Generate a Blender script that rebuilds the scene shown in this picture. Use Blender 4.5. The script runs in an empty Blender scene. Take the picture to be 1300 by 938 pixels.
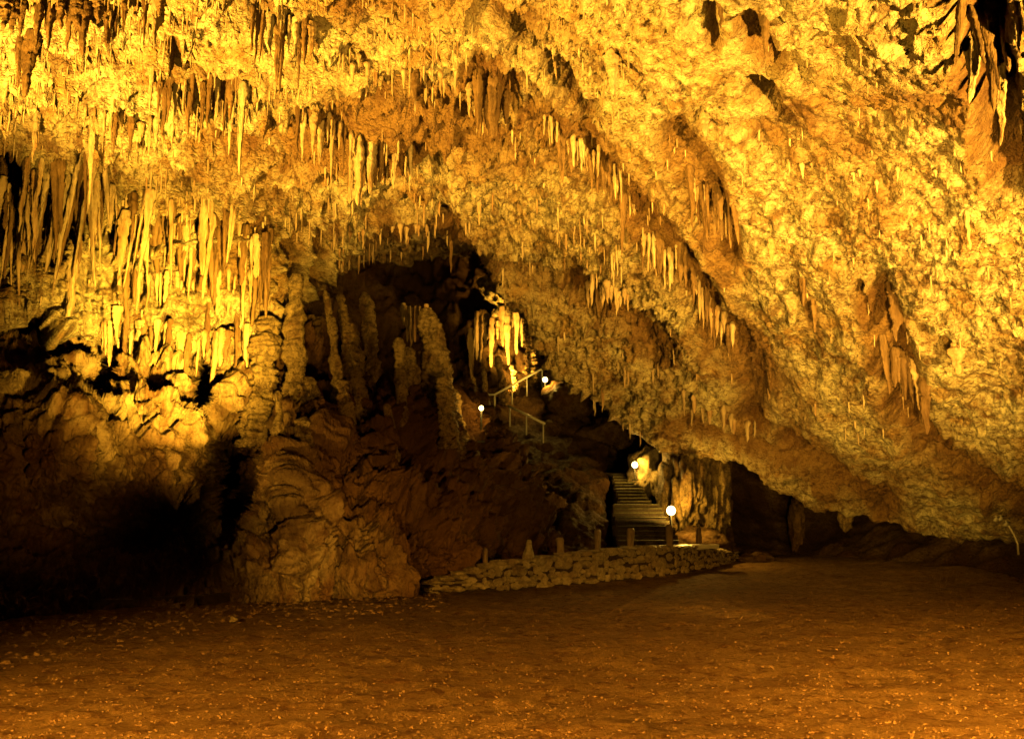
import bpy, math, random
import numpy as np
from mathutils import Vector, Matrix
from mathutils.bvhtree import BVHTree

random.seed(7); RNG = np.random.default_rng(7)
col = bpy.context.scene.collection
F = 1264.0; TH = math.radians(9.0); CAM = np.array([0.0, 0.0, 1.7])

# ------------------------------------------------------------------ camera maths (photo pixels -> places in the cave)
def P(px, py, Y):
    px = np.asarray(px, float); py = np.asarray(py, float); Y = np.asarray(Y, float)
    a = (px-650)/F; b = -(py-469)/F
    dy = math.cos(TH)-b*math.sin(TH); dz = math.sin(TH)+b*math.cos(TH)
    t = Y/dy
    return np.stack(np.broadcast_arrays(CAM[0]+a*t, CAM[1]+Y, CAM[2]+dz*t), -1)
def floor_z(x, y):
    y = np.asarray(y, float)
    return np.where(y > 29, 0.62*(1-np.exp(-np.maximum(y-29, 0)/9)), 0.0)
def on_floor(px, py):
    Y = 20.0
    for _ in range(60):
        p = P(px, py, Y); z = float(floor_z(p[0], p[1]))
        q = P(px, py, 1.0); s = (q[2]-CAM[2])
        Y = 0.5*Y+0.5*(z-CAM[2])/s
    return P(px, py, Y)

# ------------------------------------------------------------------ noise
def _h(ix, iy, iz, s):
    n = (ix.astype(np.int64)*374761393 + iy.astype(np.int64)*668265263 + iz.astype(np.int64)*2147483647 + s*1274126177) & 0xFFFFFFFF
    n = ((n ^ (n >> 13))*1274126177) & 0xFFFFFFFF
    n = ((n ^ (n >> 16))*2246822519) & 0xFFFFFFFF
    return ((n ^ (n >> 15)) & 0xFFFFFF).astype(np.float32)/16777215.0
def vn(p, s=0):
    i = np.floor(p); f = (p-i).astype(np.float32); i = i.astype(np.int64)
    u = f*f*f*(f*(f*6-15)+10)
    r = 0
    for dx in (0, 1):
        wx = u[..., 0] if dx else 1-u[..., 0]
        for dy in (0, 1):
            wy = u[..., 1] if dy else 1-u[..., 1]
            for dz in (0, 1):
                wz = u[..., 2] if dz else 1-u[..., 2]
                r = r + wx*wy*wz*_h(i[..., 0]+dx, i[..., 1]+dy, i[..., 2]+dz, s)
    return r*2-1
def fbm(p, sc, o=4, s=0, g=0.5):
    r = 0; a = 1.0; t = 0
    p = p*np.asarray(sc, float)
    for k in range(o):
        r = r + a*vn(p+17.3*k, s+k); t += a; a *= g; p = p*2.03
    return r/t
def ridged(p, sc, o=4, s=0, g=0.5):
    r = 0; a = 1.0; t = 0
    p = p*np.asarray(sc, float)
    for k in range(o):
        r = r + a*(1-np.abs(vn(p+9.1*k, s+k))*2); t += a; a *= g; p = p*2.03
    return r/t
def worley(p, sc, s=0):
    p = p*np.asarray(sc, float)
    i = np.floor(p).astype(np.int64)
    f1 = np.full(p.shape[:-1], 9.0, np.float32); f2 = f1.copy()
    for dx in (-1, 0, 1):
        for dy in (-1, 0, 1):
            for dz in (-1, 0, 1):
                c = i+np.array([dx, dy, dz])
                q = (c[..., 0]+_h(c[..., 0], c[..., 1], c[..., 2], s)-p[..., 0])**2 \
                    + (c[..., 1]+_h(c[..., 0], c[..., 1], c[..., 2], s+11)-p[..., 1])**2 \
                    + (c[..., 2]+_h(c[..., 0], c[..., 1], c[..., 2], s+23)-p[..., 2])**2
                q = np.sqrt(q).astype(np.float32)
                f2 = np.minimum(f2, np.maximum(f1, q)); f1 = np.minimum(f1, q)
    return f1, f2
def ss(a, b, x):
    t = np.clip((x-a)/(b-a), 0, 1); return t*t*(3-2*t)
def tps(pts):
    """smooth depth through control points (px, py, value)"""
    pts = np.array(pts, float); X = pts[:, :2]/500.0; v = pts[:, 2]; n = len(v)
    def k(r2): return np.where(r2 > 0, r2*np.log(r2+1e-12), 0)
    K = k(((X[:, None]-X[None])**2).sum(-1)) + np.eye(n)*0.02
    Pm = np.c_[np.ones(n), X]
    A = np.block([[K, Pm], [Pm.T, np.zeros((3, 3))]])
    w = np.linalg.solve(A, np.r_[v, 0, 0, 0])
    def f(px, py):
        sh = px.shape; q = np.c_[px.ravel(), py.ravel()]/500.0
        out = w[n]+q@w[n+1:]
        for j in range(n):
            out = out + w[j]*k(((q-X[j])**2).sum(-1))
        return out.reshape(sh)
    return f
def curve(pts, x):
    a = np.array(pts, float); return np.interp(x, a[:, 0], a[:, 1])
def seg_dist(px, py, poly):
    d = np.full(px.shape, 1e9); a = np.array(poly, float)
    for (x0, y0), (x1, y1) in zip(a[:-1, :2], a[1:, :2]):
        vx, vy = x1-x0, y1-y0; L = vx*vx+vy*vy
        t = np.clip(((px-x0)*vx+(py-y0)*vy)/L, 0, 1)
        d = np.minimum(d, np.hypot(px-x0-t*vx, py-y0-t*vy))
    return d

# ------------------------------------------------------------------ mesh helpers
def np_mesh(name, V, Fq, smooth=True, attrs=None):
    me = bpy.data.meshes.new(name)
    V = np.asarray(V, np.float32).reshape(-1, 3); Fq = np.asarray(Fq, np.int32); k = Fq.shape[1]
    me.vertices.add(len(V)); me.vertices.foreach_set('co', V.ravel())
    me.loops.add(Fq.size); me.loops.foreach_set('vertex_index', Fq.ravel())
    me.polygons.add(len(Fq)); me.polygons.foreach_set('loop_start', np.arange(0, Fq.size, k, dtype=np.int32))
    me.polygons.foreach_set('loop_total', np.full(len(Fq), k, np.int32))
    me.polygons.foreach_set('use_smooth', np.full(len(Fq), smooth, bool))
    for n, a in (attrs or {}).items():
        at = me.attributes.new(n, 'FLOAT', 'POINT'); at.data.foreach_set('value', np.asarray(a, np.float32).ravel())
    me.update(); me.validate()
    return me
def grid_faces(r, c, flip=False):
    i = np.arange(r*c).reshape(r, c)
    q = np.stack([i[:-1, :-1], i[:-1, 1:], i[1:, 1:], i[1:, :-1]], -1).reshape(-1, 4)
    return q[:, ::-1] if flip else q
def grid_normals(W):
    du = np.gradient(W, axis=1); dv = np.gradient(W, axis=0)
    n = np.cross(dv, du); n /= np.linalg.norm(n, axis=-1, keepdims=True)+1e-9
    s = np.sign(((CAM-W)*n).sum(-1).mean()) or 1
    return n*s
def link(name, me, mat, parent=None):
    o = bpy.data.objects.new(name, me); col.objects.link(o)
    if mat is not None and me is not None and not me.materials: me.materials.append(mat)
    if parent is not None: o.parent = parent
    return o
def tag(o, label=None, cat=None, group=None, kind=None):
    if label: o['label'] = label
    if cat: o['category'] = cat
    if group: o['group'] = group
    if kind: o['kind'] = kind
    return o
def empty(name, loc, label, cat, group=None):
    o = bpy.data.objects.new(name, None); col.objects.link(o); o.location = loc; o.empty_display_size = .2
    return tag(o, label, cat, group)
class MB:
    def __init__(s): s.v = []; s.f = []; s.n = 0
    def add(s, V, Fc):
        for v in V: s.v.append(tuple(v))
        for f in Fc: s.f.append(tuple(int(i)+s.n for i in f))
        s.n += len(V)
    def box(s, c, d, rz=0, jit=0):
        c = np.array(c, float); d = np.array(d, float)/2
        V = np.array([(x, y, z) for x in (-1, 1) for y in (-1, 1) for z in (-1, 1)], float)*d
        if jit: V += RNG.normal(0, jit, V.shape)
        R = np.array([[math.cos(rz), -math.sin(rz), 0], [math.sin(rz), math.cos(rz), 0], [0, 0, 1]])
        s.add(V@R.T+c, [(0, 1, 3, 2), (4, 6, 7, 5), (0, 4, 5, 1), (2, 3, 7, 6), (0, 2, 6, 4), (1, 5, 7, 3)])
    def tube(s, pts, r, n=8, cap=True):
        pts = [np.array(p, float) for p in pts]; rs = r if hasattr(r, '__len__') else [r]*len(pts)
        rings = []
        for i, p in enumerate(pts):
            d = pts[min(i+1, len(pts)-1)]-pts[max(i-1, 0)]; d /= np.linalg.norm(d)
            u = np.cross(d, (0, 0, 1.0) if abs(d[2]) < .9 else (1.0, 0, 0)); u /= np.linalg.norm(u); w = np.cross(d, u)
            rings.append([p+rs[i]*(math.cos(a)*u+math.sin(a)*w) for a in np.linspace(0, 2*math.pi, n, endpoint=False)])
        V = [v for r_ in rings for v in r_]; Fc = []
        for i in range(len(pts)-1):
            for k in range(n):
                Fc.append((i*n+k, i*n+(k+1) % n, (i+1)*n+(k+1) % n, (i+1)*n+k))
        if cap: Fc += [tuple(range(n))[::-1], tuple((len(pts)-1)*n+k for k in range(n))]
        s.add(V, Fc)
    def build(s, name, mat, parent=None, smooth=False, origin=None):
        me = bpy.data.meshes.new(name)
        o3 = np.array(origin if origin is not None else (0, 0, 0), float)
        me.from_pydata([tuple(np.array(v)-o3) for v in s.v], [], s.f); me.update()
        if smooth:
            for p in me.polygons: p.use_smooth = True
        o = link(name, me, mat, parent)
        if origin is not None and parent is None: o.location = o3
        return o

# ------------------------------------------------------------------ materials
def new_mat(name):
    m = bpy.data.materials.new(name); m.use_nodes = True
    nt = m.node_tree; nt.nodes.clear()
    out = nt.nodes.new('ShaderNodeOutputMaterial'); b = nt.nodes.new('ShaderNodeBsdfPrincipled')
    nt.links.new(b.outputs[0], out.inputs[0]); return m, nt, b
def rock_mat(name, light, mid, dark, scale=1.0, lines=0.0, bump=0.35, attr=True, rough=(0.45, 0.8), dist=0.06, stretch=(1, 1, 1), contrast=1.0):
    m, nt, b = new_mat(name); N = nt.nodes; L = nt.links
    geo = N.new('ShaderNodeNewGeometry')
    mp = N.new('ShaderNodeVectorMath'); mp.operation = 'MULTIPLY'; mp.inputs[1].default_value = stretch
    L.new(geo.outputs['Position'], mp.inputs[0]); pos = mp.outputs[0]
    def noise(sc, det=6, rg=.6, dis=0):
        n = N.new('ShaderNodeTexNoise'); n.inputs['Scale'].default_value = sc*scale; n.inputs['Detail'].default_value = det
        n.inputs['Roughness'].default_value = rg; n.inputs['Distortion'].default_value = dis
        L.new(pos, n.inputs['Vector']); return n.outputs['Fac']
    def ramp(fac, stops):
        r = N.new('ShaderNodeValToRGB'); e = r.color_ramp.elements
        while len(e) < len(stops): e.new(0.5)
        for el, (p_, c_) in zip(e, stops): el.position = p_; el.color = (*c_, 1) if len(c_) == 3 else c_
        L.new(fac, r.inputs[0]); return r.outputs[0]
    def math_(op, a, c):
        n = N.new('ShaderNodeMath'); n.operation = op; n.use_clamp = op == 'ADD'
        for i, v in enumerate((a, c)):
            if isinstance(v, (int, float)): n.inputs[i].default_value = v
            else: L.new(v, n.inputs[i])
        return n.outputs[0]
    def mix(f, a, c, typ='MIX'):
        n = N.new('ShaderNodeMix'); n.data_type = 'RGBA'; n.blend_type = typ
        if isinstance(f, (int, float)): n.inputs[0].default_value = f
        else: L.new(f, n.inputs[0])
        for i, v in ((6, a), (7, c)):
            if isinstance(v, tuple): n.inputs[i].default_value = (*v, 1)
            else: L.new(v, n.inputs[i])
        return n.outputs[2]
    n1 = noise(0.9, 5, .68, .5); n2 = noise(4.5, 5, .7, .3); n3 = noise(0.25, 4, .5)
    c = ramp(n1, [(.36, mid), (.52, light), (.66, light)])
    blot = ramp(n2, [(.38, (.42,)*3), (.5, (.9,)*3), (.62, (1.1,)*3)])
    c = mix(.75*contrast, c, blot, 'MULTIPLY')
    c = mix(ramp(n3, [(.4, (0,)*3), (.62, (.45,)*3)]), c, mid)
    if attr:
        a = N.new('ShaderNodeAttribute'); a.attribute_name = 'stain_shade'  # brown staining together with painted shade
        st = math_('ADD', a.outputs['Fac'], math_('MULTIPLY', math_('SUBTRACT', n2, .5), .5))
        c = mix(ramp(st, [(.25, (0,)*3), (.8, (1,)*3)]), c, mix(n1, dark, mid))
        a2 = N.new('ShaderNodeAttribute'); a2.attribute_name = 'dirt_shade'  # crevice mud together with painted shade
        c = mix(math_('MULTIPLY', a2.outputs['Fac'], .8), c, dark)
    if lines:
        mp2 = N.new('ShaderNodeVectorMath'); mp2.operation = 'MULTIPLY'; mp2.inputs[1].default_value = (1, 1, 2.1); L.new(geo.outputs['Position'], mp2.inputs[0])
        for sc_, w_ in ((1.5, .035), (3.6, .045)):
            nl = N.new('ShaderNodeTexNoise'); nl.inputs['Scale'].default_value = sc_; nl.inputs['Detail'].default_value = 3; nl.inputs['Distortion'].default_value = .8; L.new(mp2.outputs[0], nl.inputs['Vector'])
            ab = math_('ABSOLUTE', math_('SUBTRACT', nl.outputs['Fac'], .5), 0)
            c = mix(math_('MULTIPLY', ramp(ab, [(0, (1,)*3), (w_, (0,)*3)]), ramp(n2, [(.42, (lines,)*3), (.58, (lines*.25,)*3)])), c, dark)
    b.inputs['Specular IOR Level'].default_value = .12 if name in ('packed_earth', 'flowstone', 'dark_rock') else .3
    L.new(c, b.inputs['Base Color'])
    rr = ramp(n2, [(.35, (rough[1],)*3), (.65, (rough[0],)*3)]); L.new(rr, b.inputs['Roughness'])
    vo = N.new('ShaderNodeTexVoronoi'); vo.feature = 'DISTANCE_TO_EDGE'; vo.inputs['Scale'].default_value = 3.2*scale
    dv = N.new('ShaderNodeVectorMath'); dv.operation = 'ADD'
    nc = N.new('ShaderNodeTexNoise'); nc.inputs['Scale'].default_value = 2.5*scale; nc.inputs['Detail'].default_value = 4
    L.new(pos, nc.inputs['Vector']); L.new(pos, dv.inputs[0]); L.new(nc.outputs['Color'], dv.inputs[1]); L.new(dv.outputs[0], vo.inputs['Vector'])
    hv = math_('MULTIPLY', math_('MINIMUM', vo.outputs['Distance'], .18), 3.0)
    hgt = math_('ADD', math_('MULTIPLY', noise(8, 5, .7), .8), math_('MULTIPLY', hv, .35))
    bp = N.new('ShaderNodeBump'); bp.inputs['Strength'].default_value = bump; bp.inputs['Distance'].default_value = dist*3
    L.new(hgt, bp.inputs['Height']); L.new(bp.outputs[0], b.inputs['Normal'])
    return m
CREAM = (.84, .69, .33); MID = (.50, .29, .085); DARK = (.12, .048, .012)
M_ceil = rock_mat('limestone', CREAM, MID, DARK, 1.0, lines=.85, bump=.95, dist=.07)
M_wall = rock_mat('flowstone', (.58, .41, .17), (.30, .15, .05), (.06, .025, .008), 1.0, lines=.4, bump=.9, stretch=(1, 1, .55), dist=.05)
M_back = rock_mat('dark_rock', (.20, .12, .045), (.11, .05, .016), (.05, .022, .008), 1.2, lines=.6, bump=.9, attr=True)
M_stal = rock_mat('dripstone', (.70, .50, .24), (.42, .22, .075), DARK, 1.6, bump=.6, attr=False, stretch=(1, 1, .25), dist=.03)
M_stalb = rock_mat('brown_shaded_dripstone', (.27, .15, .05), (.14, .07, .02), (.08, .03, .01), 1.6, bump=.6, attr=False, stretch=(1, 1, .25), dist=.03)  # brown stone; its dark tone also stands in for shade on upper-left stalactites
M_stalg = rock_mat('stalagmite_stone', (.42, .28, .10), (.16, .08, .025), (.03, .012, .004), 1.8, lines=.8, bump=.9, attr=False, stretch=(1, 1, .7), dist=.04)
M_floor = rock_mat('packed_earth', (.52, .30, .10), (.22, .10, .03), (.07, .03, .012), 4.5, bump=1.0, attr=False, rough=(.8, .95), dist=.03)
M_stone = rock_mat('wall_stone', (.52, .40, .20), (.30, .20, .09), DARK, 2.5, bump=.7, attr=False, dist=.03)
M_grav = rock_mat('gravel', (.34, .20, .08), (.20, .10, .035), DARK, 6, bump=.3, attr=False)
M_mortar = rock_mat('dark_mortar', (.10, .06, .025), (.07, .04, .018), DARK, 3, bump=.8, attr=False)
M_nose = rock_mat('step_edge', (.17, .15, .06), (.06, .05, .02), DARK, 3, bump=.3, attr=False)
M_conc = rock_mat('step_concrete', (.05, .03, .012), (.025, .015, .005), DARK, 3, bump=.3, attr=False, dist=.02)
M_wood = rock_mat('post_wood', (.36, .24, .12), (.2, .12, .05), DARK, 3, bump=.5, attr=False, stretch=(1, 1, .2), dist=.02)
def plain(name, c, rough=.5, metal=0, emit=None, es=0):
    m, nt, b = new_mat(name); b.inputs['Roughness'].default_value = rough; b.inputs['Metallic'].default_value = metal
    n = nt.nodes.new('ShaderNodeTexNoise'); n.inputs['Scale'].default_value = 14; n.inputs['Detail'].default_value = 5
    r = nt.nodes.new('ShaderNodeValToRGB'); r.color_ramp.elements[0].position = .3; r.color_ramp.elements[1].position = .7
    r.color_ramp.elements[0].color = (*[x*.6 for x in c], 1); r.color_ramp.elements[1].color = (*c, 1)
    nt.links.new(n.outputs['Fac'], r.inputs[0]); nt.links.new(r.outputs[0], b.inputs['Base Color'])
    if emit: b.inputs['Emission Color'].default_value = (*emit, 1); b.inputs['Emission Strength'].default_value = es
    return m
M_rail = plain('rail_paint', (.75, .68, .50), .4)
M_metal = plain('lamp_metal', (.06, .055, .05), .5, .4)
M_glass = plain('lit_lamp_glass', (.9, .85, .7), .3, 0, (1, .66, .22), 16)
M_pale = plain('pale_lamp_metal', (.55, .46, .28), .4, .2)

# ------------------------------------------------------------------ CAVE CEILING + RIGHT SLAB  (structure)
A_ctrl = [(-400,-400,9),(-400,0,15),(-400,300,20),(-400,600,20),
 (0,-400,10),(400,-400,10.5),(800,-400,10),(1300,-400,8.5),(1700,-400,7.5),
 (0,0,17),(0,120,20.5),(0,220,24.5),(0,300,25.5),(0,400,25.5),
 (200,0,17.5),(200,120,21.5),(200,230,26),(200,300,27),(200,400,27.5),
 (340,100,21.5),(340,230,26.5),(340,320,28.2),(340,400,28.6),
 (450,0,17.5),(450,120,22),(450,220,26.5),(450,300,30),
 (560,60,19.5),(560,200,26),(560,300,31),(640,0,16.5),(640,385,36),
 (700,120,21.5),(700,300,31),(700,460,38.5),(780,520,38.5),
 (800,0,15.5),(800,150,21),(800,300,28.5),(850,450,35),(850,590,38),
 (950,0,14.5),(950,150,19.5),(950,300,25.5),(950,450,31.5),(950,580,37.5),
 (1100,0,13.8),(1100,200,19.5),(1100,400,26),(1100,550,31.5),(1100,655,37),
 (1300,0,12.5),(1300,150,16),(1300,300,20),(1300,450,24.5),(1300,600,29.5),(1300,690,33),
 (1650,0,11),(1650,300,15.5),(1650,600,22),(1650,720,25)]
A_edge = [(-400,420),(-100,400),(0,392),(60,396),(95,420),(130,440),(180,432),(240,440),(300,420),(345,392),(380,345),(420,318),(440,288),(500,270),(545,272),(575,300),
 (610,330),(640,370),(675,404),(705,468),(740,488),(780,520),(820,556),(850,586),(900,583),(945,577),(985,615),(1060,650),(1130,664),(1200,678),(1300,690),(1700,730)]
fA = tps(A_ctrl)
# crevice bands (px, py polylines, width px, depth m, brown staining with painted shade)
bands = [([(300,0),(470,30),(590,20),(660,62)],20,.5,.6),([(600,45),(650,65),(700,100),(745,150)],9,.9,.5),
 ([(690,150),(780,235),(870,340),(905,400),(945,460),(960,540)],20,.55,.75),
 ([(905,5),(915,45)],7,.45,.8),([(955,20),(985,75)],13,.5,.8),([(860,170),(900,230),(930,320)],18,.5,.85),
 ([(740,360),(800,410),(830,440)],18,.5,.7),([(1120,370),(1140,430),(1150,520),(1195,560)],17,.7,.7),([(1145,385),(1205,430)],6,.5,.6),
 ([(1240,0),(1265,100),(1275,225)],24,1.2,.95),([(640,210),(760,200),(790,240)],20,.3,.6),
 ([(215,220),(260,245),(290,275)],5,.7,.6),([(0,190),(30,235),(60,260),(20,280)],16,1.0,.9),
 ([(480,188),(540,190),(560,200)],8,.8,.9),([(595,100),(650,120)],12,.7,.8),([(230,90),(290,115)],9,.8,.8),
 ([(960,120),(1010,170),(1040,180)],12,.35,.6),([(1000,560),(1060,600),(1120,640)],20,.6,.75),([(870,540),(960,570),(1040,590)],10,.4,.7),
 ([(1180,560),(1250,610),(1300,640)],14,.5,.7),([(1090,360),(1110,400)],6,.5,.7),([(440,150),(520,170),(640,180)],30,.25,.55),
 ([(560,300),(640,350),(740,365)],16,.35,.5),([(1130,140),(1230,130)],30,.1,.4),([(990,180),(1100,215),(1200,205)],26,.15,.45)]

px = np.r_[np.arange(-400, -20, 7), np.arange(-20, 1320, 1.55), np.arange(1320, 1700, 7)]
NV = 540; ext = 60
t = np.linspace(0, 1, NV)**0.80           # more rows where the ceiling is far
PX, T = np.meshgrid(px, t)
edge = curve(A_edge, px)+8*fbm(np.stack([px*0+3, px*0, px/28], -1), 1, 3, 5)
top = -420.0
PY = top+(edge[None]-top)*T
Y = fA(PX, PY)
W = P(PX, PY, Y)
# continuation behind the lip (ceiling of the chamber beyond), real overhang
rise = curve([(-400,.5),(330,.6),(400,.30),(450,.22),(560,.22),(620,.35),(680,.4),(1700,.5)], px)
run = curve([(-400,6),(330,5),(430,24),(620,24),(720,14),(860,8),(1700,12)], px)
back = []
for k in range(1, ext+1):
    s_ = (k/ext)**1.3; q = W[-1].copy(); q[:, 1] += run*s_; q[:, 2] += rise*run*s_; q[:, 0] *= (1+0.02*s_*run/5)
    back.append(q)
# parts of the image plane used only to look up which band a point belongs to
PXa = np.vstack([PX, np.repeat(px[None], ext, 0)]); PYa = np.vstack([PY, np.repeat(edge[None]+4, ext, 0)])
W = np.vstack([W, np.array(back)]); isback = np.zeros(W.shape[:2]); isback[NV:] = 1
Nn = grid_normals(W)
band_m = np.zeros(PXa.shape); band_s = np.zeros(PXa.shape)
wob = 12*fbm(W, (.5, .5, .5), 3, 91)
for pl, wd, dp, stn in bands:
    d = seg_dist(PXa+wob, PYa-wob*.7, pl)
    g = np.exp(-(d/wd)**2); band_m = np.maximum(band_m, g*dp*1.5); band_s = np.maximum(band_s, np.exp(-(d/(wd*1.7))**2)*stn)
left = 1-ss(420, 760, PXa+ (PYa-200)*-.3)     # stalactite-rich left ceiling
right = ss(700, 950, PXa)
wallish = ss(0.35, 0.75, -Nn[..., 1])*(1-ss(430, 520, PXa))*ss(215, 260, PYa)
big = fbm(W, (.16, .16, .2), 3, 1)
med = ridged(W, (.45, .45, .6), 4, 2)
terr = fbm(W+np.array([0, 0, 0]), (.25, .55, .4), 3, 6)
# ledges running across the left ceiling
led = np.abs(((W[..., 1]*.55+terr*2.2) % 1)-.5)*2
f1, f2 = worley(W+.35*np.stack([fbm(W, 1.1, 2, 31), fbm(W, 1.1, 2, 32), fbm(W, 1.1, 2, 33)], -1), (1.5, 1.5, 2.4), 3)
g1, g2 = worley(W+.12*np.stack([fbm(W, 3, 2, 41), fbm(W, 3, 2, 42), fbm(W, 3, 2, 43)], -1), (3.6, 3.6, 5.5), 4)
tdir = P(1000, 560, 36)-P(640, 60, 20); tdir /= np.linalg.norm(tdir)
Ws = W-tdir*(((W-CAM)@tdir)*.86)[..., None]
ribs = ridged(Ws, .62, 3, 701); ribf = fbm(Ws, 1.7, 3, 705)
crack = np.clip(f2-f1, 0, .25)/.25; crack2 = np.clip(g2-g1, 0, .3)/.3
fine = fbm(W, 2.4, 5, 8, .6)
# drip flutes: stretched along the vertical
flute = ridged(W, (1.6, 1.6, .12), 3, 12); flute2 = ridged(W, (4.2, 4.2, .35), 2, 15)
patch = ss(-.25, .35, fbm(W, (.22, .22, .22), 3, 20))
crum = fbm(W+.3*np.stack([fbm(W, 1.3, 2, 31), fbm(W, 1.3, 2, 32), fbm(W, 1.3, 2, 33)], -1), (1.3, 1.3, 2.6), 6, 61, .62)
strata = ridged(W+.6*np.stack([fbm(W, .5, 2, 34), fbm(W, .5, 2, 35), fbm(W, .5, 2, 36)], -1), (.45, .8, 1.5), 3, 64)
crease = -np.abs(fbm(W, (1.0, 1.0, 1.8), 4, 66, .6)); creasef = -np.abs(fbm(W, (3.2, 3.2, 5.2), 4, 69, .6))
d_n = (.75*big + .42*med*(.5+.9*patch)*(1-.35*right) + .03*crack*(1-right*.5) + .05*crack2*patch + .30*crum*(1-right*(1-patch)*.6) + .34*strata*(.4+.6*right) + .9*crease*(.35+.65*patch)*(1-.25*right) + .42*creasef*(1-.2*right)*(.35+.85*patch) + .08*fine
       + left*.8*(led-.5) + wallish*(.55*flute+.22*flute2) + (1-wallish)*.12*flute2*(1-.6*right))
d_n = d_n*(1-.42*right)+right*(.26*ribs+.16*ribf)-band_m*(.8+.5*fine)
d_n = d_n*(1-.25*isback)
W2 = W+Nn*d_n[..., None]
# small spikes hanging from the roof, straight down
sp1, _ = worley(W*np.array([1, 1, .0])+np.array([0, 0, .5]), (2.1, 1.3, 1), 51); sp2, _ = worley(W*np.array([1, 1, .0])+np.array([0, 0, .5]), (4.6, 2.6, 1), 52)
clump = ss(.0, .42, fbm(W, (.5, .8, .5), 4, 55)+.25*(1-led)*left)
spm = left*(.08+1.0*clump)+.10*(1-left)*clump+.65*band_s*ss(-.2, .3, fbm(W, .9, 2, 57))
spm = spm*(1-.6*wallish)*(1-.8*isback)
W2[..., 2] -= spm*(.6+.9*np.clip(fbm(W*np.array([1, 1, 0]), 1.7, 2, 58)+.4, 0, 1))*(.75*np.clip(1-sp1/.42, 0, 1)**1.3+.38*np.clip(1-sp2/.42, 0, 1)**1.2)
bigst = ss(.05, .38, fbm(W, (.28, .28, .18), 4, 160))
ribst = right*ss(.05, -.75, ribs)*.6+right*.35*ss(.1, .5, ribf)
stain_shade = np.clip(band_s*1.15+ribst+.55*left*(1-led)*bigst+.35*bigst*(.5+.5*left)+.30*ss(.1, .5, -med)+.35*ss(.05, .45, fbm(W, (.3, .3, .12), 4, 60)), 0, 1)  # brown staining, plus shade painted between the ledges and in hollows
dirt_shade = np.clip(.10*(1-crack)+.30*(1-crack2)*patch+.9*ss(-.07, .0, crease)*(.25+.75*ss(-.1, .3, fbm(W, .5, 3, 77)))+.55*ss(-.06, 0, creasef)*(.4+.6*patch)+.8*ss(.12, .5, -crum)+.4*ss(.15, .55, -fine)+.5*ss(.3, 1.0, band_m)+.7*isback, 0, 1)  # mud in creases, plus shade painted into hollows and behind the lip
R_, C_ = W2.shape[:2]
me = np_mesh('cave_ceiling', W2, grid_faces(R_, C_), True, {'stain_shade': stain_shade, 'dirt_shade': dirt_shade})
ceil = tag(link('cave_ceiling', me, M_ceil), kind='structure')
sub = W2[::3, ::3]; bvA = BVHTree.FromPolygons([Vector(v) for v in sub.reshape(-1, 3)], grid_faces(*sub.shape[:2]).tolist())

# ------------------------------------------------------------------ LEFT WALL + CENTRAL ROCK MASS (structure)
B_ctrl = [(-300,350,23),(-300,600,17),(-300,800,13.5),(0,380,27),(0,470,24.5),(0,560,22),(0,640,21),(0,800,18.9),
 (120,400,28.6),(120,480,25.5),(120,560,23),(120,640,22),(120,800,20.1),(230,400,29),(230,436,27.7),(300,432,28.1),(150,436,27.3),(220,470,27.2),(225,505,26.5),(220,540,25),(220,640,24),(220,800,21.6),
 (340,360,30),(340,450,29),(340,540,27),(340,640,25),(340,800,22.9),(400,400,31),(400,520,28),(400,640,25.5),(400,800,23.8),
 (480,500,31),(480,600,28.2),(480,700,26.0),(480,800,25.0),(560,500,33.5),(560,620,30),(560,700,27.6),(560,800,26.6),
 (620,560,36),(620,640,32),(620,710,29),(620,800,28.5),(700,680,34),(740,800,34)]
B_top = [(-300,330),(0,372),(100,372),(340,352),(360,360),(395,430),(430,500),(500,508),(560,525),(600,560),(640,600),(680,650),(720,700),(740,712)]
fB = tps(B_ctrl)
pxb = np.r_[np.arange(-300, -10, 6), np.arange(-10, 742, 1.4)]
NB = 330; extB = 40
topB = curve(B_top, pxb)+6*fbm(np.stack([pxb*0, pxb*0, pxb/22], -1), 1, 3, 8)
botB = 812.0
T = np.linspace(0, 1, NB)[:, None]
PX = np.repeat(pxb[None], NB, 0); PY = topB[None]+(botB-topB[None])*T
Y = fB(PX, PY)
feats = [(258,492,23,38,6,4),(128,468,26,30,2.4,3),(30,430,75,34,2.6,2),(95,497,40,12,1.8,2),(290,622,32,62,6.5,3),(268,575,22,30,3.0,2),(190,690,120,60,2.0,2),
 (60,545,62,62,-1.6,2.4),(20,500,30,30,-.6,2),(205,500,38,66,-.2,2),(165,560,60,32,-.1,2),(310,480,24,48,-.2,2),(300,700,40,60,-1.0,2),
 (360,600,16,90,-1.1,2),(395,575,24,52,-.9,2.4),(330,560,12,60,1.2,2),(380,690,60,60,-.9,2),(440,560,24,60,1.0,2),(480,560,40,50,-.8,2),(560,640,50,60,-.8,2),
 (415,650,20,60,.7,2),(520,700,40,40,-.5,2),(600,690,30,40,-.6,2),(455,720,40,35,-.7,2)]
wb = P(PX, PY, Y); wobx = 9*fbm(wb, .6, 3, 71); woby = 9*fbm(wb, .6, 3, 72)
for fx, fy, rx, ry, dd, ex in feats:
    r_ = np.sqrt(((PX+wobx-fx)/rx)**2+((PY+woby-fy)/ry)**2)
    Y = Y+dd*np.exp(-(r_**ex)*.9)
W = P(PX, PY, Y)
back = []
runB = curve([(-300,1),(330,2.5),(400,7),(500,10),(620,9),(740,3)], pxb); riB = curve([(-300,1),(330,.6),(400,.05),(620,.10),(740,.1)], pxb)
for k in range(1, extB+1):
    s_ = k/extB; q = W[0].copy(); q[:, 1] += runB*s_; q[:, 2] += riB*runB*s_; back.append(q)
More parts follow.
